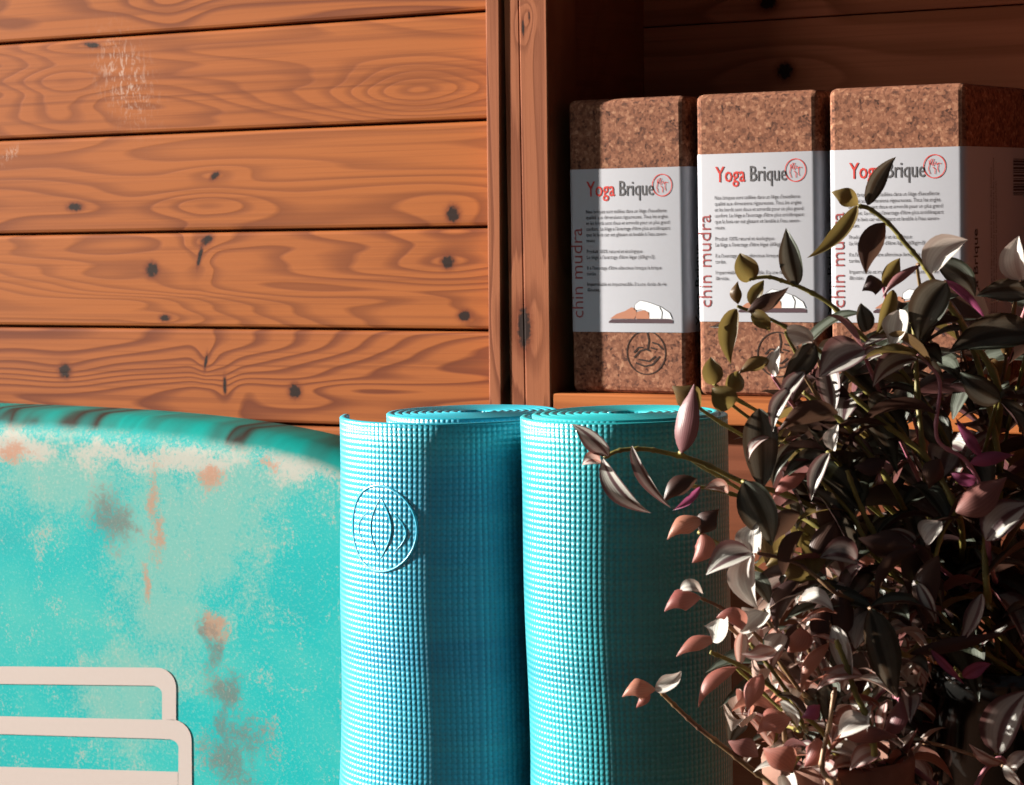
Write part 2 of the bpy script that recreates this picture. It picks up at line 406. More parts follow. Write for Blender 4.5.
bm = bmesh.new(); box(bm, 2.001, 2.05, 0, NB, FLOOR_Z, .62, .001)
struct(bm_link('trim_6', bm, post_wood))

# ---------------- yoga blocks ----------------
BH, BD = .2245, .138
def make_block(label, W):
    t = thing('cork_yoga_block', label, 'yoga block', group='cork yoga blocks in the wooden niche')
    bm = bmesh.new(); box(bm, -W / 2, W / 2, 0, BD, 0, BH, .0052, 3)
    bm_link('cork_body', bm, cork, t, smooth=False)
    return t
def make_label(t, W, z0=.0555, z1=.1800):
    r = .0055; e = .0004; V = []; F = []; prof = []
    for (cx, cy, a0) in ((-W / 2 + r, r, 180), (W / 2 - r, r, 270), (W / 2 - r, BD - r, 0), (-W / 2 + r, BD - r, 90)):
        for k in range(7):
            a = radians(a0 + 15 * k); prof.append((cx + (r + e) * cos(a), cy + (r + e) * sin(a)))
    m_ = len(prof)
    for z in (z0, z1):
        for p in prof: V.append((p[0], p[1], z))
    for i in range(m_): F.append((i, (i + 1) % m_, m_ + (i + 1) % m_, m_ + i))
    lab = link_mesh('paper_sleeve', V, F, paper, t, smooth=True)
    f = Flat()      # x from the left edge, z above the block's base
    f.text('Yoga', .0165, .1592, width=.0245, size=.0165, k=0, fat=.008)
    f.text('Brique', .0440, .1592, width=.0295, size=.0165, k=1, fat=.004)
    cx, cz = .0815, .1665
    f.line(circle(cx, cz, .0082), .0007, 0, True)
    for pts in ([(-3.2, -5.2), (-4.4, -1.5), (-3.6, 1.5), (-3.9, 4.2)], [(-3.6, 1.2), (-2.0, 5.2)], [(-2.2, .8), (-.5, 5.0)], [(-1.2, 0.2), (.8, 3.2), (1.0, 1.2)], [(1.0, 1.2), (3.0, 2.2), (4.8, 1.6)], [(2.6, 1.6), (2.2, -1.6), (2.8, -4.0)], [(-1.2, -.5), (.5, -2.0), (.2, -5.2)]):
        f.line([(cx + a * .00105, cz + b * .00105) for a, b in pts], .00055, 0)
    lines = [("Nos briques sont taillées dans un liège d'excellente", .1462, .0690), ("qualité aux dimensions rigoureuses. Tous les angles", .1418, .0700),
             ("et les bords sont doux et arrondis pour un plus grand", .1374, .0715), ("confort. Le liège a l'avantage d'être plus antidérapant", .1330, .0720),
             ("que le bois car est glissant et lavable à l'eau savon-", .1286, .0690), ("neuse.", .1242, .0080),
             ("Produit 100% naturel et écologique", .1158, .0480), ("Le liège a l'avantage d'être léger (60kg/m3).", .1114, .0590),
             ("Il a l'avantage d'être silencieux lorsque la brique", .1032, .0640), ("tombe.", .0988, .0085),
             ("Imperméable et imputrescible. Il a une durée de vie", .0908, .0680), ("illimitée.", .0864, .0110)]
    for s_, z, wd in lines: f.text(s_, .0155, z, size=.0040, width=wd, k=2, fat=.002)
    f.text('chin mudra', .0118, .0655, size=.0150, width=.0690, k=3, rot=pi / 2, fat=-.004)
    # printed photograph: someone folded forward on a mat
    px = lambda L: [(.034 + a * .055, .0625 + b * .020) for a, b in L]
    f.poly(px([(0, 0), (1, 0), (1, .12), (.93, .16), (.05, .14), (0, .06)]), 6)
    f.poly(px([(.02, .16), (.12, .34), (.26, .46), (.36, .60), (.42, .56), (.44, .34), (.40, .16)]), 4)
    f.poly(px([(.42, .16), (.44, .42), (.56, .50), (.64, .40), (.64, .16)]), 4)
    f.poly(px([(.40, .50), (.42, .72), (.50, .86), (.62, .80), (.82, .62), (.95, .40), (.99, .17), (.64, .17), (.62, .42), (.52, .52)]), 5)
    f.line(px([(.40, .50), (.42, .72), (.50, .86), (.62, .80), (.82, .62), (.95, .40), (.99, .17)]), .0004, 1)
    f.line(px([(.80, .62), (.84, .42), (.83, .17)]), .0010, 2)
    f.link('front_print', [ink_red, ink_grey, ink_black, ink_brown, ink_skin, ink_shirt, ink_mat], lab, lambda x, z: (-W / 2 + x, -e - .00025, z))
    sf = lambda y, z: (W / 2 + e + .00025, y, z)      # right side: y from the front edge
    g = Flat(); g.text('Yoga Brique', .0215, .0600, size=.0130, width=.062, k=0, rot=pi / 2, fat=.008); g.link('side_title', [ink_black], lab, sf)
    for yy, l_ in ((.050, .105), (.055, .112), (.060, .095)):
        g = Flat(); g.text('Brique de yoga en liège naturel pour la pratique des postures', yy, .060, size=.0036, width=l_, k=0, rot=pi / 2); g.link('side_text', [ink_black], lab, sf)
    g = Flat(); z = .1450; random.seed(3)
    while z < .172:
        h = random.choice((.0006, .001, .0016)); g.poly([(.096, z), (.122, z), (.122, z + h), (.096, z + h)], 0); z += h + random.choice((.0006, .0011))
    g.link('barcode', [ink_black], lab, sf)
    return lab
specs = [(.01150, .1010, 'cork yoga block farthest left in the niche, label low, round stamp burnt below its label'),
         (.1212, .0995, 'middle cork yoga block in the niche, a yellowish leaf in front of its white label'),
         (.2286, .1045, 'cork yoga block farthest right, its shaded right side with barcode in view')]
for i, (x0, W, lb) in enumerate(specs):
    t = make_block(lb, W); lab = make_label(t, W)
    t.location = (x0 + W / 2, .0125, -.0001)
    if i == 0:
        lab.location.z = -.0085
    st = Flat(); cx, cz, r = .0655, .0315, .0165
    st.line(circle(cx, cz, r), .0009, 0, True)
    for pts in ([(-8, -3), (-4, 1), (0, 2), (3, 1)], [(-7, -6), (-1, -8), (4, -7), (9, -2)], [(-5, -4), (2, -5), (6, -2)], [(1, 2), (2, 7), (1, 12)], [(4, 6), (8, 5), (11, 2)], [(-8, 0), (-5, 3), (-2, 3)], [(3, 3), (7, 2)]):
        st.line([(cx + a * .0013, cz + b * .0013) for a, b in pts], .0013, 0)
    st.link('burnt_stamp', [burnt], t, lambda x, z: (-W / 2 + x, -.00022, z))

# ---------------- rolled yoga mats ----------------
def cam_frame(P):   # horizontal axes: right as seen and away
    return _R0, _F0
def make_mat(name, label, centre, prof, H, material, edge, tilt=None):
    """prof: list of (x, y) centre-line of the sheet in the roll's own frame; first = outer end"""
    t = thing(name, label, 'yoga mat', (centre.x, centre.y, FLOOR_Z), 'rolled yoga mats')
    TH = .0046; L = [0]
    for i in range(1, len(prof)): L.append(L[-1] + hypot(prof[i][0] - prof[i - 1][0], prof[i][1] - prof[i - 1][1]))
    nz = 40; V = []; UV = []; F = []; n = len(prof)
    nrm = []
    for i in range(n):
        a, b = prof[max(0, i - 1)], prof[min(n - 1, i + 1)]
        dx, dy = b[0] - a[0], b[1] - a[1]; l = hypot(dx, dy); nrm.append((dy / l, -dx / l))
    ring = []
    r_ = TH / 2
    lev = [(0, -r_ * .6), (.0008, -r_)] + [(H * k / nz, -r_) for k in range(1, nz)] + [(H - .0009, -r_), (H - .0002, -r_ * .6), (H, 0), (H - .0002, r_ * .6), (H - .0009, r_)] + [(H * k / nz, r_) for k in range(nz - 1, 0, -1)] + [(.0008, r_), (0, r_ * .6)]
    m_ = len(lev)
    for i in range(n):
        for (z, off) in lev:
            x = prof[i][0] - nrm[i][0] * off; y = prof[i][1] - nrm[i][1] * off
            wob = .0010 * sin(z * 16 + prof[i][0] * 30) + .0006 * sin(z * 37 + 2)
            if tilt: wob += tilt * (.61 - z) * max(0, 1 - L[i] / .20)
            x -= nrm[i][0] * 0 + wob * (1 if prof[i][0] < 0 else 0)
            p = _R0 * x + _F0 * y; z = z * (1 + .0015 / H * min(1, max(0, L[i] - .28) / .12))
            V.append((p.x, p.y, z)); UV.append((L[i], z + (.5 if off > 0 else 0) * 0))
    for i in range(n - 1):
        for j in range(m_):
            k = (j + 1) % m_
            F.append((i * m_ + j, i * m_ + k, (i + 1) * m_ + k, (i + 1) * m_ + j))
    MI = [1 if (nz + 1 <= (q % m_) < nz + 5) else 0 for q in range((n - 1) * m_)] + [0, 0]
    F.append(tuple(range(m_))); F.append(tuple((n - 1) * m_ + j for j in reversed(range(m_))))
    o = link_mesh('rolled_sheet', V, F, None, t, smooth=True, uv=UV, mats=[material, edge], midx=MI)
    bm = bmesh.new(); bm.from_mesh(o.data); bmesh.ops.recalc_face_normals(bm, faces=bm.faces); bm.to_mesh(o.data); bm.free()
    return t, L, nrm
def spiral(rfun, a0, a1, step=3):
    pts = []; a = a0
    while a >= a1:
        r = rfun(a0 - a); pts.append((r * cos(radians(a)), r * sin(radians(a)))); a -= step
    return pts
# angles: 0 = right, 180 = left, 90 = away from the camera. Outer end starts at the back-left; winding on over left, front, right.
def mk(rin, flap, a_end, turns=10, pitch=.0050):
    """outer end at angle a_end, running left -> front -> right (increasing angle)"""
    pts = []; a = a_end; tot = 0
    while tot < 360 * turns:
        s = max(0., 1 - tot / 215.) ; s = s * s * (3 - 2 * s)
        r = rin - pitch * tot / 360 + flap * s
        pts.append((r * cos(radians(a)), r * sin(radians(a)))); a += 3; tot += 3
    return pts
c1 = at(475, 413, 1.63); prof1 = mk(.0600, .0258, 170)
t1, L1, N1 = make_mat('rolled_yoga_mat', 'blue rolled yoga mat with an embossed round lotus mark and loose outer edge', c1, prof1, c1.z - FLOOR_Z, mat_blue, emb_blue, tilt=.03)
c2 = at(628, 414, 1.54); prof2 = mk(.0615, .0022, 165)
t2, L2, N2 = make_mat('rolled_yoga_mat', 'teal rolled yoga mat on the right, its shaded side behind the trailing plant leaves', c2, prof2, c2.z - FLOOR_Z, mat_teal, emb_teal)
# embossed lotus mark on mat 1: found by arc length where the sheet faces front-left
def on_sheet(prof, L, nrm, s, z, off):
    for i in range(1, len(L)):
        if L[i] >= s: break
    f = (s - L[i - 1]) / (L[i] - L[i - 1])
    x = prof[i - 1][0] * (1 - f) + prof[i][0] * f; y = prof[i - 1][1] * (1 - f) + prof[i][1] * f
    nx = nrm[i - 1][0] * (1 - f) + nrm[i][0] * f; ny = nrm[i - 1][1] * (1 - f) + nrm[i][1] * f
    wob = .0010 * sin(z * 16 + x * 30) + .0006 * sin(z * 37 + 2) + .03 * (.61 - z) * max(0, 1 - s / .20)
    x += nx * off - (wob if x < 0 else 0); y += ny * off
    p = _R0 * x + _F0 * y
    return Vector((p.x, p.y, z))
# choose s whose screen x is 383
best = min(((abs((lambda q: 512 + FPX * (q.dot(RT)) / (q.dot(FW)))(Vector((c1.x, c1.y, FLOOR_Z)) + on_sheet(prof1, L1, N1, s / 1000, .50, .0022) - CAM) - 380), s / 1000) for s in range(20, 160, 1)))[1]
zc = at(383, 524, 1.60).z - FLOOR_Z
def tube_on(pts, rad, closed=False, seg=6):
    V = []; F = []; n = len(pts)
    P = [on_sheet(prof1, L1, N1, best + a, zc + b, .0023) for a, b in pts]
    Nn = [(on_sheet(prof1, L1, N1, best + a, zc + b, .0123) - p).normalized() for (a, b), p in zip(pts, P)]
    for i in range(n):
        a = P[i - 1] if (closed or i) else P[i]; b = P[(i + 1) % n] if (closed or i < n - 1) else P[i]
        tg = (b - a).normalized(); sd_ = tg.cross(Nn[i]).normalized()
        taper = 1 if closed else max(.25, sin(pi * min(max(i / (n - 1), .04), .96)) ** .5)
        for k in range(seg):
            an = 2 * pi * k / seg; V.append(P[i] + (sd_ * cos(an) * 1.0 + Nn[i] * sin(an) * .8) * rad * taper)
    for i in range(n if closed else n - 1):
        j = (i + 1) % n
        for k in range(seg): F.append((i * seg + k, i * seg + (k + 1) % seg, j * seg + (k + 1) % seg, j * seg + k))
    return V, F
V, F = [], []
def addt(v, f):
    o = len(V); V.extend(v); F.extend([tuple(i + o for i in q) for q in f])
addt(*tube_on(circle(0, 0, .0272, 64), .0009, True))
def petal(x0, hw, z0, z1):
    n = 18; L_ = [(x0 - hw * sin(pi * k / n), z0 + (z1 - z0) * k / n) for k in range(n + 1)]
    R_ = [(x0 + hw * sin(pi * k / n), z0 + (z1 - z0) * k / n) for k in range(n + 1)]
    addt(*tube_on(L_, .0007)); addt(*tube_on(R_, .0009))
petal(.001, .0085, -.019, .020)
addt(*tube_on([(-.011 - .009 * sin(pi * k / 12), -.012 + .022 * k / 12) for k in range(13)], .0007))
addt(*tube_on([(.012 + .008 * sin(pi * k / 12), -.014 + .024 * k / 12) for k in range(13)], .0006))
link_mesh('lotus_mark', V, F, mat_blue, t1, smooth=True, uv=[(0, 0)] * len(V))

# ---------------- turquoise display board ----------------
BY = -.085; BT = .075
xr = on_y(478, 430, BY).x; xc = on_y(-230, 430, BY).x; a_ = xr - xc
ztop = on_y(20, 413, BY).z + .002; bh = (ztop - FLOOR_Z) / 2; zc_ = FLOOR_Z + bh
def board_mat():
    n = N('turquoise_marbled_print'); X, Y, Z = n.sep(n.tc())
    wr = lambda off, sc, am: n.math('MULTIPLY', n.math('SUBTRACT', n.noise(n.vmul(n.tc(), (1, 1, 1), off), sc, 4, .6), .5), am)
    X = n.math('ADD', X, wr((3, 0, 0), 22, .055)); Z = n.math('ADD', Z, wr((0, 5, 0), 22, .035))
    P = lambda px, py: on_y(px, py, BY)
    o = n.tc(); big = n.noise(o, 7, 4, .55, .6); mid = n.noise(o, 26, 5, .65, .4); fine = n.noise(o, 330, 4, .8)
    base = n.ramp(big, [(.30, (0, .32, .33)), (.50, (.0, .36, .36)), (.70, (.04, .385, .36))])
    def blob(px, py, a, b, rot=0):
        q = P(px, py); return n.gauss(X, Z, q.x - xc, q.z - FLOOR_Z, a, b, rot)
    def layer(col, blobs, colr, lo, hi, amt, tex=None):
        g = blobs[0]
        for b_ in blobs[1:]: g = n.math('MAXIMUM', g, b_)
        g = n.math('ADD', g, n.math('MULTIPLY', n.math('SUBTRACT', tex or mid, .5), 2.2))
        g = n.math('ADD', g, n.math('MULTIPLY', n.math('SUBTRACT', fine, .5), 2.2))
        return n.mix(n.math('MULTIPLY', n.sm(g, lo, hi), amt), col, colr)
    col = layer(base, [blob(165, 560, .065, .12), blob(60, 470, .09, .045), blob(130, 700, .06, .05), blob(220, 520, .05, .09), blob(250, 470, .10, .03)], (.16, .38, .335, 1), .10, .85, .85)
    col = layer(col, [blob(300, 462, .060, .018, -.15), blob(20, 448, .055, .013), blob(200, 462, .055, .012), blob(110, 455, .06, .012)], (.45, .41, .36, 1), .15, .9, .85)
    col = layer(col, [blob(155, 520, .010, .045, .1), blob(145, 580, .008, .022), blob(210, 475, .014, .010), blob(265, 462, .02, .008), blob(15, 455, .02, .010), blob(215, 628, .010, .020, -.1)], (.42, .17, .09, 1), .32, 1.0, .75)
    col = layer(col, [blob(228, 690, .018, .022), blob(235, 755, .034, .045), blob(110, 520, .03, .03), blob(228, 725, .012, .04), blob(210, 650, .01, .03)], (.11, .12, .11, 1), .35, 1.1, .8)
    col = n.mix(n.math('MULTIPLY', n.sm(fine, .50, .72), .30), col, (.36, .50, .46, 1))
    # striped print along the rolled top edge, its colours darkened as painted-in shade
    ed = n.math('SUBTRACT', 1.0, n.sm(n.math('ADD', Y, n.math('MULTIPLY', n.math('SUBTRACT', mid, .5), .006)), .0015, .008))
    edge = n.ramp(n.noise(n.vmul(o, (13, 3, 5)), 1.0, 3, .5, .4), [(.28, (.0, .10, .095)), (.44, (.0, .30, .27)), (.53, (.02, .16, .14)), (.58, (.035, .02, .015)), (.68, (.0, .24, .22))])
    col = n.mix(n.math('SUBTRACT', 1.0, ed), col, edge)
    n.bump(fine, .25, .0006)
    return n.set(Base_Color=col, Roughness=.6, Specular_IOR_Level=.12)
bd = thing('display_board', 'large turquoise marbled padded board with rust streaks, cream outline icon and curved top', 'board', (xc, BY, FLOOR_Z))
def outline(inset, n=160, e=5.0):
    P = []
    A, B = a_ - inset, bh - inset
    for k in range(n):
        th = 2 * pi * k / n; c_, s_ = cos(th), sin(th)
        x = A * abs(c_) ** (2 / e) * (1 if c_ >= 0 else -1)
        ee = e if s_ > 0 else 9.0
        if s_ <= 0: x = A * abs(c_) ** (2 / 9.0) * (1 if c_ >= 0 else -1)
        z = B * abs(s_) ** (2 / ee) * (1 if s_ >= 0 else -1)
        P.append((x, bh + z))
    return P
rf = .026; rings_ = [(.20, 0), (.12, 0), (.07, 0.0), (.035, .0004)]
for k in range(0, 10):
    al = pi / 2 * k / 9; rings_.append((rf - rf * sin(al), rf - rf * cos(al)))
rings_[4:] = [(a + 0, b + .0005) for a, b in rings_[4:]]
rings_ += [(0, BT - .012), (.004, BT - .003), (.012, BT), (.2, BT)]
V = []; F = []; no = 160
for ins, y in rings_:
    for (x, z) in outline(ins): V.append((x, y, z))
for r in range(len(rings_) - 1):
    for i in range(no):
        j = (i + 1) % no; F.append((r * no + i, r * no + j, (r + 1) * no + j, (r + 1) * no + i))
F.append(tuple(reversed(range(no)))); F.append(tuple((len(rings_) - 1) * no + i for i in range(no)))
F = [tuple(reversed(f)) for f in F]
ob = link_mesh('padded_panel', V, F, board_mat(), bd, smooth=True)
bm = bmesh.new(); bm.from_mesh(ob.data); bmesh.ops.recalc_face_normals(bm, faces=bm.faces); bm.to_mesh(ob.data); bm.free()
# printed icon: outline of stacked folded mats, cream
def icon_pt(px, py):
    q = on_y(px, py, BY); return (q.x - xc, q.z - FLOOR_Z)
f = Flat()
def arc(cx, cy, rx, ry, a0, a1, n=10): return [(cx + rx * cos(radians(a0 + (a1 - a0) * k / n)), cy - ry * sin(radians(a0 + (a1 - a0) * k / n))) for k in range(n + 1)]
def strip(outer, inner):
    o_ = [icon_pt(*p) for p in outer]; i_ = [icon_pt(*p) for p in inner]; n = len(o_)
    f.add(o_ + i_, [(k, k + 1, n + k + 1, n + k) for k in range(n - 1)])
strip([(-260, 664), (150, 667.5)] + arc(157, 688, 19.5, 20.5, 85, 0) + [(176.5, 720.2)], [(-260, 681), (150, 685.5)] + arc(152, 694, 10.5, 8.5, 80, 0) + [(162.5, 719.4)])
strip([(-275, 708), (0, 716), (155, 719.5)] + arc(172, 741, 20, 21.5, 85, 0) + [(192.5, 800)], [(-275, 726), (0, 734), (155, 738.5)] + arc(168, 748, 11, 9, 80, 0) + [(178.5, 800)])
strip([(-275, 758), (0, 766.5), (178.4, 771.7)], [(-275, 780), (0, 788), (178.4, 793.8)])
cream = plain('cream_print', (.46, .39, .36, 1), .6)
f.link('stacked_mats_icon', [cream], ob, lambda x, z: (x, -.0006, z))

# ---------------- plants ----------------
SOIL1 = at(1015, 672, 1.37)      # dark pot's soil
SOIL2 = at(838, 768, 1.275)      # clay pot's soil
def lathe(name, prof, mat, parent, n=64):
    V = []; F = []; m_ = len(prof)
    for i in range(n):
        a = 2 * pi * i / n
        for (r, z) in prof: V.append((r * cos(a), r * sin(a), z))
    for i in range(n):
        j = (i + 1) % n
        for k in range(m_ - 1): F.append((i * m_ + k, j * m_ + k, j * m_ + k + 1, i * m_ + k + 1))
    return link_mesh(name, V, F, mat, parent, smooth=True)
STAND_Z = SOIL1.z + .008 - .150
RIM2 = SOIL2.z + .008

def bez(P, n):
    """smooth curve through the points"""
    out = []
    m_ = len(P)
    for i in range(m_ - 1):
        p0 = P[max(0, i - 1)]; p1 = P[i]; p2 = P[i + 1]; p3 = P[min(m_ - 1, i + 2)]
        for k in range(n):
            t = k / n
            out.append(.5 * ((2 * p1) + (p2 - p0) * t + (2 * p0 - 5 * p1 + 4 * p2 - p3) * t * t + (3 * p1 - p0 - 3 * p2 + p3) * t ** 3))
    out.append(P[-1]); return out
def stem_geo(pts, r0, r1, seg=7):
    V = []; F = []; n = len(pts)
    for i in range(n):
        a, b = pts[max(0, i - 1)], pts[min(n - 1, i + 1)]
        tg = (b - a).normalized(); u = tg.cross(Vector((.3, .2, .93))).normalized(); v = tg.cross(u)
        r = r0 + (r1 - r0) * i / (n - 1)
        if i % 7 == 3: r *= 1.35       # nodes
        for k in range(seg):
            an = 2 * pi * k / seg; V.append(pts[i] + (u * cos(an) + v * sin(an)) * r)
    for i in range(n - 1):
        for k in range(seg): F.append((i * seg + k, i * seg + (k + 1) % seg, (i + 1) * seg + (k + 1) % seg, (i + 1) * seg + k))
    F.append(tuple(reversed(range(seg)))); F.append(tuple((n - 1) * seg + k for k in range(seg)))
    return V, F
def leaf_geo(B, T, M, wd, wdir, cup=.35, fold=.0, ns=11, nw=6, wave=0):
    """leaf blade from base B to tip T bulging through M; wdir = across direction"""
    V = []; UV = []; F = []
    for i in range(ns + 1):
        t = i / ns
        c = B * (1 - t) ** 2 + M * 2 * t * (1 - t) + T * t * t
        tg = (2 * (1 - t) * (M - B) + 2 * t * (T - M)).normalized()
        wv = (wdir - tg * wdir.dot(tg)); wv = wv.normalized() if wv.length > 1e-6 else wdir
        nr = wv.cross(tg).normalized()
        s = sin(pi * min(1, t ** .78)) ** .80 if 0 < t < 1 else 0
        s = s * (1 - .35 * max(0, t - .6) / .4)
        h = wd / 2 * max(s, .012 if t > .5 else .10)
        for j in range(nw + 1):
            u = j / nw * 2 - 1
            d = cup * h * (u * u) + fold * h * abs(u)
            V.append(c + wv * (u * h) + nr * (d + wave * h * sin(t * 14 + u * 2) * abs(u))); UV.append((j / nw, t))
    for i in range(ns):
        for j in range(nw):
            a = i * (nw + 1) + j; F.append((a, a + 1, a + nw + 2, a + nw + 1))
    return V, F, UV
def new_leaf(parent, kind, geo):
    V, F, UV = geo
    return link_mesh('leaf', V, F, LM[kind], parent, smooth=True, uv=UV)

class Foliage:
    def __init__(s): s.V = []; s.F = []; s.UV = []; s.M = []
    def add(s, kind, geo):
        o = len(s.V); s.V += geo[0]; s.UV += geo[2]; s.F += [tuple(i + o for i in f) for f in geo[1]]; s.M += ['DSWOPM'.index(kind)] * len(geo[1])
    def link(s, parent):
        o = link_mesh('foliage', s.V, s.F, None, parent, smooth=True, uv=s.UV, mats=[LM[k] for k in 'DSWOPM'], midx=s.M)
        o['kind'] = 'stuff'; return o

def hero_leaf(org, d, spec):
    """spec: bx,by,tx,ty,width px, bow px (+ = bulge to the left of travel), roll deg, kind, depth change at tip, back side shown"""
    bx, by, tx, ty, wd, bow, roll, kind, dz, back = spec
    B = at(bx, by, d); T = at(tx, ty, d + dz)
    dx, dy = tx - bx, ty - by; L = hypot(dx, dy)
    mx, my = (bx + tx) / 2 + dy / L * bow * 2, (by + ty) / 2 - dx / L * bow * 2
    M = at(mx, my, d + dz / 2 - .006)
    across = (RT * (dy / L) + UP * (dx / L))            # perpendicular in view
    if kind in 'WSP': roll = max(roll, random.uniform(34, 50))
    tg_ = (T - B).normalized(); sg = 1
    cand = []
    for sg in (1, -1):
        wv_ = across * cos(radians(roll)) + FW * sin(radians(roll)) * sg
        nn = wv_.cross(tg_).normalized()
        if nn.dot(FW) > 0: nn = -nn
        cand.append((nn.dot(-sdir), wv_))
    wdir = max(cand, key=lambda q: q[0])[1] if kind in 'WSPO' else cand[random.random() < .5][1]
    if wdir.cross((T - B)).dot(-FW) < 0: wdir = -wdir
    if back: wdir = -wdir
    return leaf_geo(B - org, T - org, M - org, wd / FPX * d / max(.55, cos(radians(roll))), wdir, cup=random.uniform(.35, .75), wave=random.uniform(.0, .05))

def hero_plant(root, org, soil, stems, leaves, fol, rnd_kinds, size, seed, npart_extra, per_stem):
    random.seed(seed)
    st = []; paths = []
    for (pts, d, r, mk_) in stems:
        P = [at(px, py, d + (k and 0)) for k, (px, py) in enumerate(pts)]
        # carry the lower end on into the pot
        e = P[-1]; s0 = soil + Vector((random.uniform(-.028, .028), random.uniform(-.028, .028), -.004))
        mid = (e * .5 + s0 * .5) + FW * .03 + UP * .01
        P += [mid, s0]
        c = bez(P, 9); V, F = stem_geo([p - org for p in c], r * .8, r * 1.25)
        o = link_mesh('stem', V, F, SM[mk_], root, smooth=True); st.append((o, c[:9 * (len(pts) - 1)])); paths.append((c, d))
    used = 0
    for lf in leaves:
        d = lf[0]; spec = lf[1]; B = at(spec[0], spec[1], d)
        best_, bo = 1e9, None
        for o, c in st:
            dd = min((p - B).length for p in c)
            if dd < best_: best_, bo = dd, o
        if best_ > .012:
            # its own thin stalk down into the pot
            s0 = soil + Vector((random.uniform(-.03, .03), random.uniform(-.03, .03), -.004))
            mid = B * .55 + s0 * .45 + FW * random.uniform(.015, .045) + UP * random.uniform(-.004, .02) + RT * random.uniform(-.01, .01)
            q = B * .9 + mid * .1 + FW * .008
            c = bez([B, q, mid, s0], 9); V, F = stem_geo([p - org for p in c], .0008, .0013, 6)
            bo = link_mesh('stem', V, F, SM[random.choice('gbgp' if kind_dark else 'tbgp')], root, smooth=True)
            st.append((bo, c[:16])); paths.append((c, d))
        new_leaf(bo, spec[7], hero_leaf(org, d, spec)); used += 1
    # further leaves along every stem
    extra = []
    for c, d in paths:
        n = len(c)
        for k in range(per_stem):
            i = random.randint(3, max(4, int(n * .85))); B = c[i]
            tg = (c[i - 1] - c[i]).normalized()
            rnd = Vector((random.gauss(0, 1), random.gauss(0, 1), random.gauss(0, .6) - .1)).normalized()
            dr = (tg * .5 + rnd).normalized(); L = random.uniform(.55, 1.1) * size
            T = B + dr * L; M = (B + T) / 2 + Vector((0, 0, .32 * L)) + dr * .05 * L
            wdir = dr.cross(Vector((random.uniform(-.5, .5), random.uniform(-.5, .5), 1))).normalized()
            if wdir.cross(T - B).z < 0: wdir = -wdir
            # keep clear of the mats, the frame front and the photographer's view of the labels
            q = T - CAM; z = q.dot(FW); sx_ = 512 + FPX * q.dot(RT) / z; sy_ = 392.5 - FPX * q.dot(UP) / z
            q = B - CAM; zb_ = q.dot(FW); bx_ = 512 + FPX * q.dot(RT) / zb_; by_ = 392.5 - FPX * q.dot(UP) / zb_
            if z > 1.43 or z < d - .001 or not inside(sx_, sy_) or not inside(bx_, by_): continue
            extra.append((L * (1 if z < 1.33 else .8), random.choice(rnd_kinds), leaf_geo(B - org, T - org, M - org, L * random.uniform(.34, .46), wdir, cup=random.uniform(.2, .6), wave=random.uniform(0, .06))))
    extra.sort(key=lambda e: -e[0])
    return st, extra, used

def inside(x, y):
    # outline of the leafy mass
    if y < 300: return False
    if 900 < x < 1012 and y > 640: return False
    if y < 420: return x > 775 + (420 - y) * .85 - 45
    if y < 560: return x > 760
    return x > 745 - (y - 560) * .20

# dark plant: stems (points in the picture at a real depth), radius, colour
kind_dark = True
stems1 = [
 ([(748, 279), (768, 277), (783, 281), (800, 287), (830, 304), (860, 334), (905, 375), (950, 450)], 1.30, .0012, 'g'),
 ([(737, 306), (750, 311), (768, 318), (795, 333), (840, 368), (900, 430)], 1.285, .0010, 'g'),
 ([(858, 206), (870, 209), (890, 225), (905, 243), (922, 263), (935, 283), (950, 306), (967, 332), (985, 390), (1000, 470)], 1.29, .0014, 'g'),
 ([(604, 458), (618, 451), (640, 449), (662, 452), (700, 462), (745, 483), (800, 500), (870, 545)], 1.27, .0013, 'g'),
 ([(690, 486), (712, 489), (735, 495), (790, 512), (850, 545)], 1.27, .0011, 'g'),
 ([(803, 392), (837, 417), (862, 445), (900, 500)], 1.27, .0014, 'g'),
 ([(850, 393), (885, 424), (928, 460), (960, 520)], 1.26, .0015, 'g'),
 ([(820, 480), (850, 513), (880, 560)], 1.26, .0013, 'g'),
 ([(847, 470), (860, 505), (874, 533), (900, 580)], 1.26, .0014, 'g'),
 ([(917, 355), (930, 366), (940, 385), (937, 438), (965, 460), (982, 492), (990, 560)], 1.25, .0010, 'p'),
 ([(912, 318), (915, 340), (918, 400), (925, 470)], 1.27, .0014, 'g'),
 ([(956, 511), (941, 537), (935, 580)], 1.25, .0012, 'g'),
 ([(945, 300), (958, 318), (968, 335), (1000, 400)], 1.275, .0018, 'g'),
 ([(800, 575), (824, 583), (850, 602), (874, 624), (905, 655)], 1.25, .0014, 'g'),
 ([(990, 500), (985, 545), (988, 600)], 1.25, .0018, 'g'),
 ([(760, 512), (790, 516), (840, 530)], 1.28, .0012, 'g'),
 ([(757, 553), (800, 565), (850, 600)], 1.245, .0011, 'b'),
]
H = []   # depth, (bx,by,tx,ty,w,bow,roll,kind,dz,back)
def h(d, *a): H.append((d, a))
h(1.300, 752, 280, 740, 253, 24, 1, 0, 'O', .0, 0)
h(1.298, 797, 285, 786, 228, 22, 0, 20, 'D', .0, 0)
h(1.290, 857, 206, 807, 258, 15, 9, 40, 'O', -.01, 0)
h(1.285, 738, 304, 738, 281, 12, 3, 20, 'O', 0, 1)
h(1.280, 751, 305, 764, 280, 14, 1, 20, 'O', 0, 0)
h(1.275, 748, 312, 789, 287, 17, -5, 30, 'D', 0, 1)
h(1.280, 736, 309, 731, 364, 19, -5, 15, 'O', -.005, 0)
h(1.283, 737, 309, 709, 327, 8, 6, 30, 'S', -.005, 0)
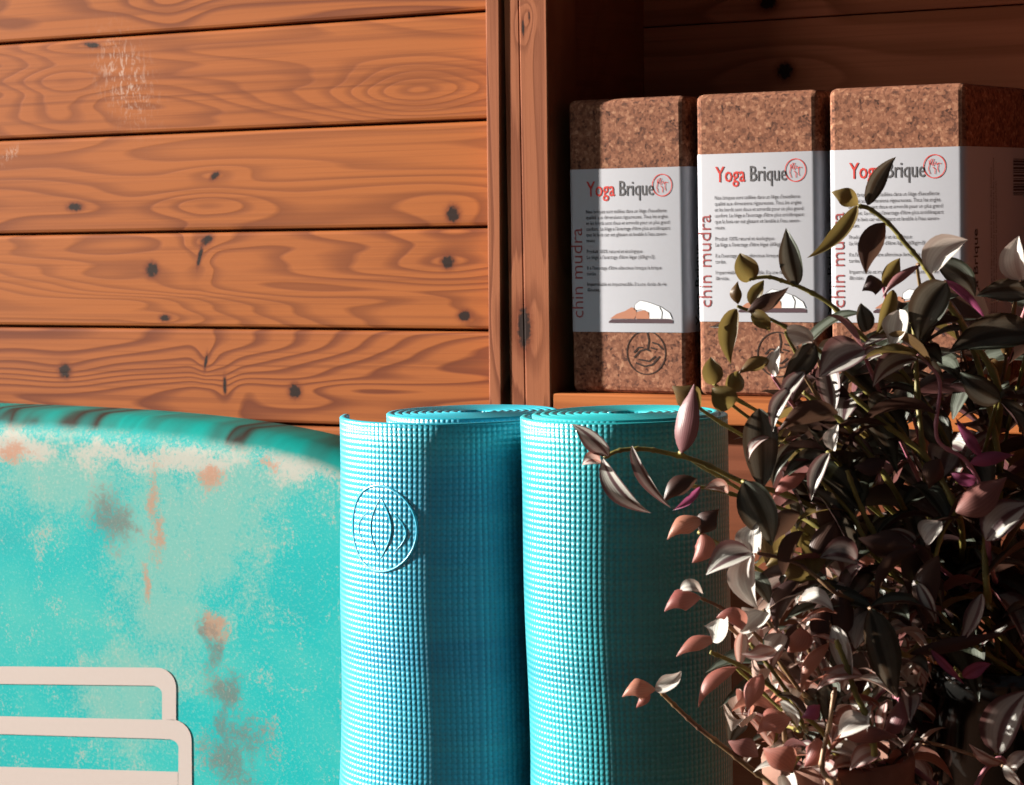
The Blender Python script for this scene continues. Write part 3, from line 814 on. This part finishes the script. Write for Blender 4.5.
h(1.275, 752, 313, 770, 331, 16, 2, 10, 'O', 0, 0)
h(1.270, 787, 333, 813, 343, 21, 4, 10, 'W', 0, 0)
h(1.262, 864, 350, 819, 377, 34, -3, 15, 'S', 0, 0)
h(1.270, 774, 376, 779, 346, 12, 1, 20, 'W', 0, 0)
h(1.270, 772, 360, 738, 374, 15, -4, 10, 'O', 0, 1)
h(1.275, 715, 384, 711, 357, 21, 1, 0, 'O', 0, 0)
h(1.272, 734, 392, 738, 371, 19, 1, 0, 'O', 0, 0)
h(1.262, 804, 372, 780, 406, 15, -2, 20, 'S', 0, 0)
h(1.260, 793, 388, 773, 432, 15, -5, 30, 'S', 0, 0)
h(1.268, 814, 344, 782, 382, 25, 2, 10, 'D', 0, 0)
h(1.258, 681, 453, 694, 384, 23, 2, 20, 'S', .0, 1)
h(1.262, 700, 408, 672, 386, 26, 2, 30, 'O', .0, 1)
h(1.260, 733, 405, 712, 388, 26, 0, 10, 'O', .0, 0)
h(1.265, 608, 456, 572, 424, 19, -3, 10, 'S', 0, 0)
h(1.263, 603, 459, 651, 513, 20, -8, 10, 'S', 0, 0)
h(1.267, 601, 462, 582, 465, 13, -3, 20, 'P', 0, 0)
h(1.264, 632, 446, 671, 508, 12, -4, 20, 'S', 0, 0)
h(1.252, 744, 482, 772, 546, 37, 3, 15, 'D', 0, 0)
h(1.270, 770, 437, 748, 464, 8, -7, 20, 'P', 0, 0)
h(1.275, 800, 444, 773, 486, 14, -8, 20, 'D', 0, 0)
h(1.262, 806, 473, 773, 499, 14, -7, 20, 'P', 0, 1)
h(1.255, 829, 453, 811, 501, 15, -3, 10, 'S', 0, 0)
h(1.255, 833, 450, 838, 424, 13, 1, 20, 'W', 0, 0)
h(1.262, 838, 413, 779, 431, 23, -7, 20, 'D', 0, 1)
h(1.258, 842, 523, 816, 504, 26, 3, 10, 'D', 0, 1)
h(1.266, 697, 479, 663, 503, 20, -6, 10, 'D', 0, 1)
h(1.268, 700, 487, 673, 510, 8, 3, 10, 'M', 0, 0)
h(1.264, 728, 493, 704, 489, 12, -3, 10, 'P', 0, 0)
h(1.262, 700, 533, 719, 509, 22, 2, 10, 'D', 0, 1)
h(1.262, 704, 519, 667, 540, 19, -9, 10, 'P', 0, 1)
h(1.264, 702, 533, 692, 563, 19, 3, 20, 'P', 0, 1)
h(1.245, 752, 553, 706, 575, 24, -4, 10, 'S', 0, 0)
h(1.250, 752, 552, 756, 522, 25, 2, 10, 'W', 0, 0)
h(1.243, 753, 553, 758, 609, 25, -6, 10, 'W', 0, 0)
h(1.262, 800, 513, 771, 545, 22, -4, 20, 'D', 0, 1)
h(1.255, 836, 520, 804, 568, 27, 3, 10, 'D', 0, 1)
h(1.248, 857, 562, 820, 558, 25, -5, 20, 'S', 0, 0)
h(1.262, 802, 556, 766, 566, 20, -5, 20, 'O', 0, 1)
# upper right
h(1.288, 858, 205, 831, 192, 19, -2, 10, 'O', 0, 1)
h(1.286, 868, 205, 896, 157, 18, 6, 15, 'D', 0, 0)
h(1.280, 885, 223, 866, 274, 25, -5, 10, 'D', 0, 1)
h(1.284, 885, 284, 862, 291, 21, -4, 10, 'D', 0, 1)
h(1.282, 888, 288, 900, 258, 17, 2, 10, 'O', 0, 0)
h(1.276, 919, 265, 882, 298, 9, -6, 20, 'S', 0, 1)
h(1.272, 931, 273, 968, 240, 27, 6, 10, 'W', 0, 0)
h(1.280, 937, 263, 975, 297, 24, 8, 20, 'D', 0, 0)
h(1.270, 944, 280, 986, 320, 9, 3, 20, 'M', 0, 0)
h(1.262, 946, 283, 919, 342, 36, -6, 15, 'D', 0, 0)
h(1.274, 893, 290, 876, 335, 15, 3, 10, 'O', 0, 0)
h(1.262, 899, 310, 890, 346, 23, 3, 10, 'W', 0, 0)
h(1.268, 867, 331, 861, 303, 18, 1, 10, 'D', 0, 0)
h(1.256, 917, 359, 873, 387, 21, -7, 15, 'S', 0, 0)
h(1.268, 1034, 335, 949, 352, 36, -8, 15, 'D', 0, 0)
h(1.275, 1034, 292, 976, 296, 24, -5, 10, 'D', 0, 0)
h(1.265, 1022, 280, 1019, 236, 22, 4, 10, 'W', 0, 0)
h(1.245, 981, 456, 956, 418, 12, 2, 20, 'M', 0, 0)
h(1.243, 970, 463, 1015, 455, 14, 2, 20, 'M', 0, 1)
h(1.243, 976, 480, 951, 473, 13, 2, 10, 'M', 0, 0)
h(1.240, 956, 512, 1007, 477, 30, 2, 10, 'S', 0, 1)
h(1.240, 986, 540, 1032, 503, 30, 5, 10, 'S', 0, 0)
h(1.250, 940, 459, 929, 489, 24, 0, 10, 'D', 0, 1)
h(1.242, 924, 540, 941, 521, 20, 0, 10, 'W', 0, 0)
h(1.250, 915, 542, 887, 531, 15, -4, 20, 'S', 0, 0)
h(1.243, 914, 547, 858, 538, 30, 4, 10, 'D', 0, 1)
h(1.243, 919, 550, 877, 602, 15, -14, 20, 'D', 0, 1)
h(1.240, 938, 556, 934, 627, 26, -12, 20, 'D', 0, 1)
h(1.238, 918, 583, 936, 623, 13, 3, 20, 'S', 0, 0)
h(1.236, 982, 594, 959, 643, 15, 5, 15, 'S', 0, 0)
h(1.232, 871, 609, 898, 699, 35, -4, 15, 'D', 0, 0)
h(1.236, 910, 654, 1008, 632, 15, -2, 20, 'D', 0, 1)
h(1.232, 931, 650, 964, 684, 8, 0, 20, 'M', 0, 0)
h(1.232, 963, 677, 991, 664, 15, 2, 10, 'M', 0, 0)
h(1.225, 998, 754, 1030, 690, 34, 8, 10, 'S', 0, 0)
h(1.225, 1004, 763, 969, 744, 12, 2, 10, 'P', 0, 0)
h(1.240, 826, 598, 829, 662, 28, -2, 10, 'D', 0, 1)
h(1.250, 800, 580, 777, 632, 20, -8, 10, 'D', 0, 1)
h(1.250, 816, 577, 779, 558, 27, 3, 10, 'O', 0, 1)
h(1.240, 838, 590, 846, 658, 29, 3, 10, 'D', 0, 1)
h(1.260, 1000, 400, 960, 372, 26, 3, 10, 'D', 0, 0)
h(1.262, 885, 460, 853, 466, 18, 4, 10, 'D', 0, 1)
leaves1 = H
root1 = thing('potted_inch_plant', 'tall trailing inch plant with dark purple and silver leaves in a glossy black pot', 'plant', (SOIL1.x, SOIL1.y, STAND_Z))
org1 = Vector((SOIL1.x, SOIL1.y, STAND_Z))
hp = .150
pot = lathe('pot', [(.0, .001), (.034, .001), (.037, .004), (.0455, hp - .018), (.0485, hp - .016), (.0495, hp - .001), (.0485, hp), (.0465, hp - .002), (.045, hp - .014), (.0430, hp - .014), (.034, .006), (0, .006)], black_plastic, root1)
sl = lathe('soil', [(0, hp - .006), (.02, hp - .004), (.0440, hp - .009), (.0440, hp - .02), (0, hp - .02)], soil, root1, 48)
fol = Foliage()
st1, ex1, used1 = hero_plant(root1, org1, SOIL1, stems1, leaves1, fol, 'DDDDDSDOSDD', .043, 11, 0, 12)
room = max(0, 98 - used1)
for k, (L, kd, g) in enumerate(ex1):
    if k < room: new_leaf(st1[k % len(st1)][0], kd, g)
    else: fol.add(kd, g)
# deeper leaves filling the heart and right side of the plant
random.seed(31)
for k in range(270):
    x = random.uniform(770, 1090); y = random.uniform(300, 770)
    if y < 335 + max(0, (930 - x)) * .45: continue
    if x < 800 and y > 480: continue
    if 905 < x < 1012 and y > 650: continue
    d = random.uniform(1.29, 1.40); B = at(x, y, d)
    dr = Vector((random.gauss(0, 1), random.gauss(0, 1), random.gauss(0, .7))).normalized(); L = random.uniform(.036, .058)
    T = B + dr * L; M = (B + T) / 2 + Vector((0, 0, .3 * L)); wdir = dr.cross(Vector((random.uniform(-.6, .6), random.uniform(-.6, .6), 1))).normalized()
    if wdir.cross(T - B).z < 0: wdir = -wdir
    fol.add(random.choice('DDDDDDSOD'), leaf_geo(B - org1, T - org1, M - org1, L * random.uniform(.36, .5), wdir, cup=random.uniform(.2, .6), ns=8, nw=4))
fol.link(root1)

# pink plant in the clay pot
kind_dark = False
stems2 = [
 ([(660, 691), (672, 703), (690, 720), (704, 732), (730, 752), (758, 774), (790, 790)], 1.255, .0013, 'b'),
 ([(700, 598), (718, 606), (740, 620), (770, 650), (800, 690)], 1.255, .0010, 'b'),
 ([(710, 652), (735, 663), (757, 676), (790, 703), (822, 732), (840, 760)], 1.245, .0013, 'g'),
 ([(750, 643), (768, 665), (789, 695), (805, 730)], 1.24, .0011, 'g'),
 ([(835, 687), (830, 720), (822, 768), (838, 784)], 1.225, .0014, 't'),
 ([(836, 640), (846, 665), (855, 692), (868, 722), (872, 760)], 1.225, .0016, 'g'),
 ([(735, 667), (760, 690), (800, 730)], 1.25, .0009, 'g'),
 ([(1024, 790), (1012, 772), (1000, 758), (985, 770), (960, 800)], 1.235, .0012, 'p'),
]
H = []
h(1.250, 656, 689, 622, 697, 20, -9, 15, 'P', 0, 1)
h(1.248, 655, 688, 681, 671, 15, -5, 10, 'W', 0, 0)
h(1.252, 645, 688, 636, 708, 10, 1, 10, 'P', 0, 1)
h(1.252, 758, 757, 727, 740, 22, 4, 10, 'S', 0, 1)
h(1.250, 701, 597, 664, 612, 21, -10, 10, 'P', 0, 1)
h(1.253, 680, 590, 703, 594, 12, 5, 10, 'W', 0, 0)
h(1.245, 716, 638, 676, 657, 14, -7, 10, 'P', 0, 1)
h(1.240, 737, 667, 698, 708, 14, -10, 10, 'P', 0, 1)
h(1.235, 792, 717, 757, 734, 24, -9, 10, 'P', 0, 1)
h(1.236, 780, 702, 797, 728, 12, 6, 10, 'W', 0, 0)
h(1.230, 792, 772, 763, 748, 30, 4, 10, 'P', 0, 1)
h(1.232, 818, 738, 804, 767, 22, 2, 10, 'P', 0, 1)
h(1.240, 720, 618, 713, 642, 22, 3, 10, 'W', 0, 0)
h(1.242, 765, 612, 740, 632, 24, 4, 10, 'W', 0, 0)
h(1.238, 742, 630, 716, 618, 17, -4, 10, 'P', 0, 1)
h(1.235, 800, 627, 787, 652, 20, 2, 10, 'P', 0, 1)
h(1.238, 782, 634, 765, 656, 19, 2, 10, 'W', 0, 0)
h(1.232, 829, 643, 801, 692, 13, -9, 10, 'P', 0, 1)
h(1.236, 762, 674, 747, 712, 18, -4, 10, 'P', 0, 1)
h(1.232, 776, 650, 742, 654, 15, 5, 10, 'P', 0, 0)
h(1.226, 862, 676, 817, 690, 15, -7, 10, 'P', 0, 0)
h(1.222, 838, 730, 899, 737, 18, 3, 10, 'S', 0, 1)
h(1.222, 868, 722, 838, 738, 20, -3, 10, 'W', 0, 0)
h(1.226, 862, 742, 872, 705, 14, 3, 10, 'W', 0, 0)
h(1.226, 850, 705, 830, 722, 17, 3, 10, 'P', 0, 1)
h(1.230, 820, 705, 801, 718, 16, 2, 10, 'M', 0, 1)
h(1.224, 880, 752, 850, 770, 18, -4, 10, 'P', 0, 0)
h(1.228, 900, 700, 880, 740, 16, 3, 10, 'S', 0, 1)
h(1.220, 1003, 766, 1020, 788, 10, 2, 10, 'W', 0, 0)
h(1.220, 1010, 770, 1030, 752, 13, 2, 10, 'W', 0, 0)
leaves2 = H
root2 = thing('potted_inch_plant', 'smaller inch plant with sunlit pink and white leaves spilling from a terracotta pot', 'plant', (SOIL2.x, SOIL2.y, STAND_Z))
org2 = Vector((SOIL2.x, SOIL2.y, STAND_Z))
hq = RIM2 - STAND_Z
lathe('pot', [(0, .001), (.027, .001), (.029, .003), (.0350, hq - .026), (.0378, hq - .025), (.0390, hq - .003), (.0380, hq), (.0358, hq - .001), (.0345, hq - .014), (.0330, hq - .014), (.026, .008), (0, .008)], terracotta, root2)
lathe('soil', [(0, hq - .007), (.02, hq - .006), (.0345, hq - .010), (.0345, hq - .02), (0, hq - .02)], soil, root2, 48)
fol = Foliage()
st2, ex2, used2 = hero_plant(root2, org2, SOIL2, stems2, leaves2, fol, 'PPWPWSPDPDW', .027, 23, 0, 9)
room = max(0, 98 - used2)
for k, (L, kd, g) in enumerate(ex2):
    if k < room: new_leaf(st2[k % len(st2)][0], kd, g)
    else: fol.add(kd, g)
random.seed(47)
for k in range(170):
    x = random.uniform(735, 918); y = random.uniform(575, 775)
    if x < 765 - (y - 600) * .1 and y < 640: continue
    if x < 770 and y > 735: continue
    d = random.uniform(1.235, 1.31); B = at(x, y, d)
    dr = Vector((random.gauss(0, 1), random.gauss(0, 1), random.gauss(0, .7))).normalized(); L = random.uniform(.018, .030)
    T = B + dr * L; M = (B + T) / 2 + Vector((0, 0, .35 * L)); wdir = dr.cross(Vector((random.uniform(-.6, .6), random.uniform(-.6, .6), 1))).normalized()
    if wdir.cross(T - B).z < 0: wdir = -wdir
    fol.add(random.choice('PPWPSWDDDW'), leaf_geo(B - org2, T - org2, M - org2, L * random.uniform(.4, .6), wdir, cup=random.uniform(.3, .8), ns=8, nw=4))
for k in range(120):
    x = random.uniform(868, 936); y = random.uniform(632, 800)
    d = random.uniform(1.32, 1.40); B = at(x, y, d)
    dr = Vector((random.gauss(0, 1), random.gauss(0, 1), random.gauss(0, .7))).normalized(); L = random.uniform(.018, .030)
    if x > 900: dr = (dr - RT * 1.6).normalized()
    T = B + dr * L; M = (B + T) / 2 + Vector((0, 0, .35 * L)); wdir = dr.cross(Vector((random.uniform(-.6, .6), random.uniform(-.6, .6), 1))).normalized()
    if wdir.cross(T - B).z < 0: wdir = -wdir
    fol.add(random.choice('DDDDP'), leaf_geo(B - org2, T - org2, M - org2, L * random.uniform(.5, .7), wdir, cup=random.uniform(.3, .8), ns=8, nw=4))
for k in range(60):
    x = random.uniform(898, 930); y = random.uniform(668, 800)
    d = random.uniform(1.33, 1.40) if x < 912 else random.uniform(1.385, 1.42); B = at(x, y, d)
    dr = (Vector((0, 0, random.choice((-1, 1)))) + RT * random.uniform(-.6, .1) + FW * random.uniform(-.2, .2)).normalized(); L = random.uniform(.020, .032)
    T = B + dr * L; M = (B + T) / 2 - FW * .2 * L; wdir = (RT + FW * random.uniform(-.5, .5)).normalized()
    fol.add('D', leaf_geo(B - org2, T - org2, M - org2, L * random.uniform(.45, .6), wdir, cup=random.uniform(.3, .6), ns=8, nw=4))
fol.link(root2)

# low wooden stand carrying both pots (below the frame)
sc = (SOIL1 + SOIL2) / 2
stt = thing('plant_stand', 'low dark wooden stand under the black and the terracotta plant pots', 'stand', (sc.x, sc.y, FLOOR_Z))
th_ = STAND_Z - FLOOR_Z
bm = bmesh.new(); box(bm, -.13, .13, -.13, .13, th_ - .02, th_, .003); bm_link('top', bm, stand_wood, stt)
for sx_ in (-1, 1):
    for sy_ in (-1, 1):
        bm = bmesh.new(); box(bm, sx_ * .105 - .014, sx_ * .105 + .014, sy_ * .105 - .014, sy_ * .105 + .014, 0, th_ - .0205, .002); bm_link('leg', bm, stand_wood, stt)
stt.rotation_euler.z = YAW
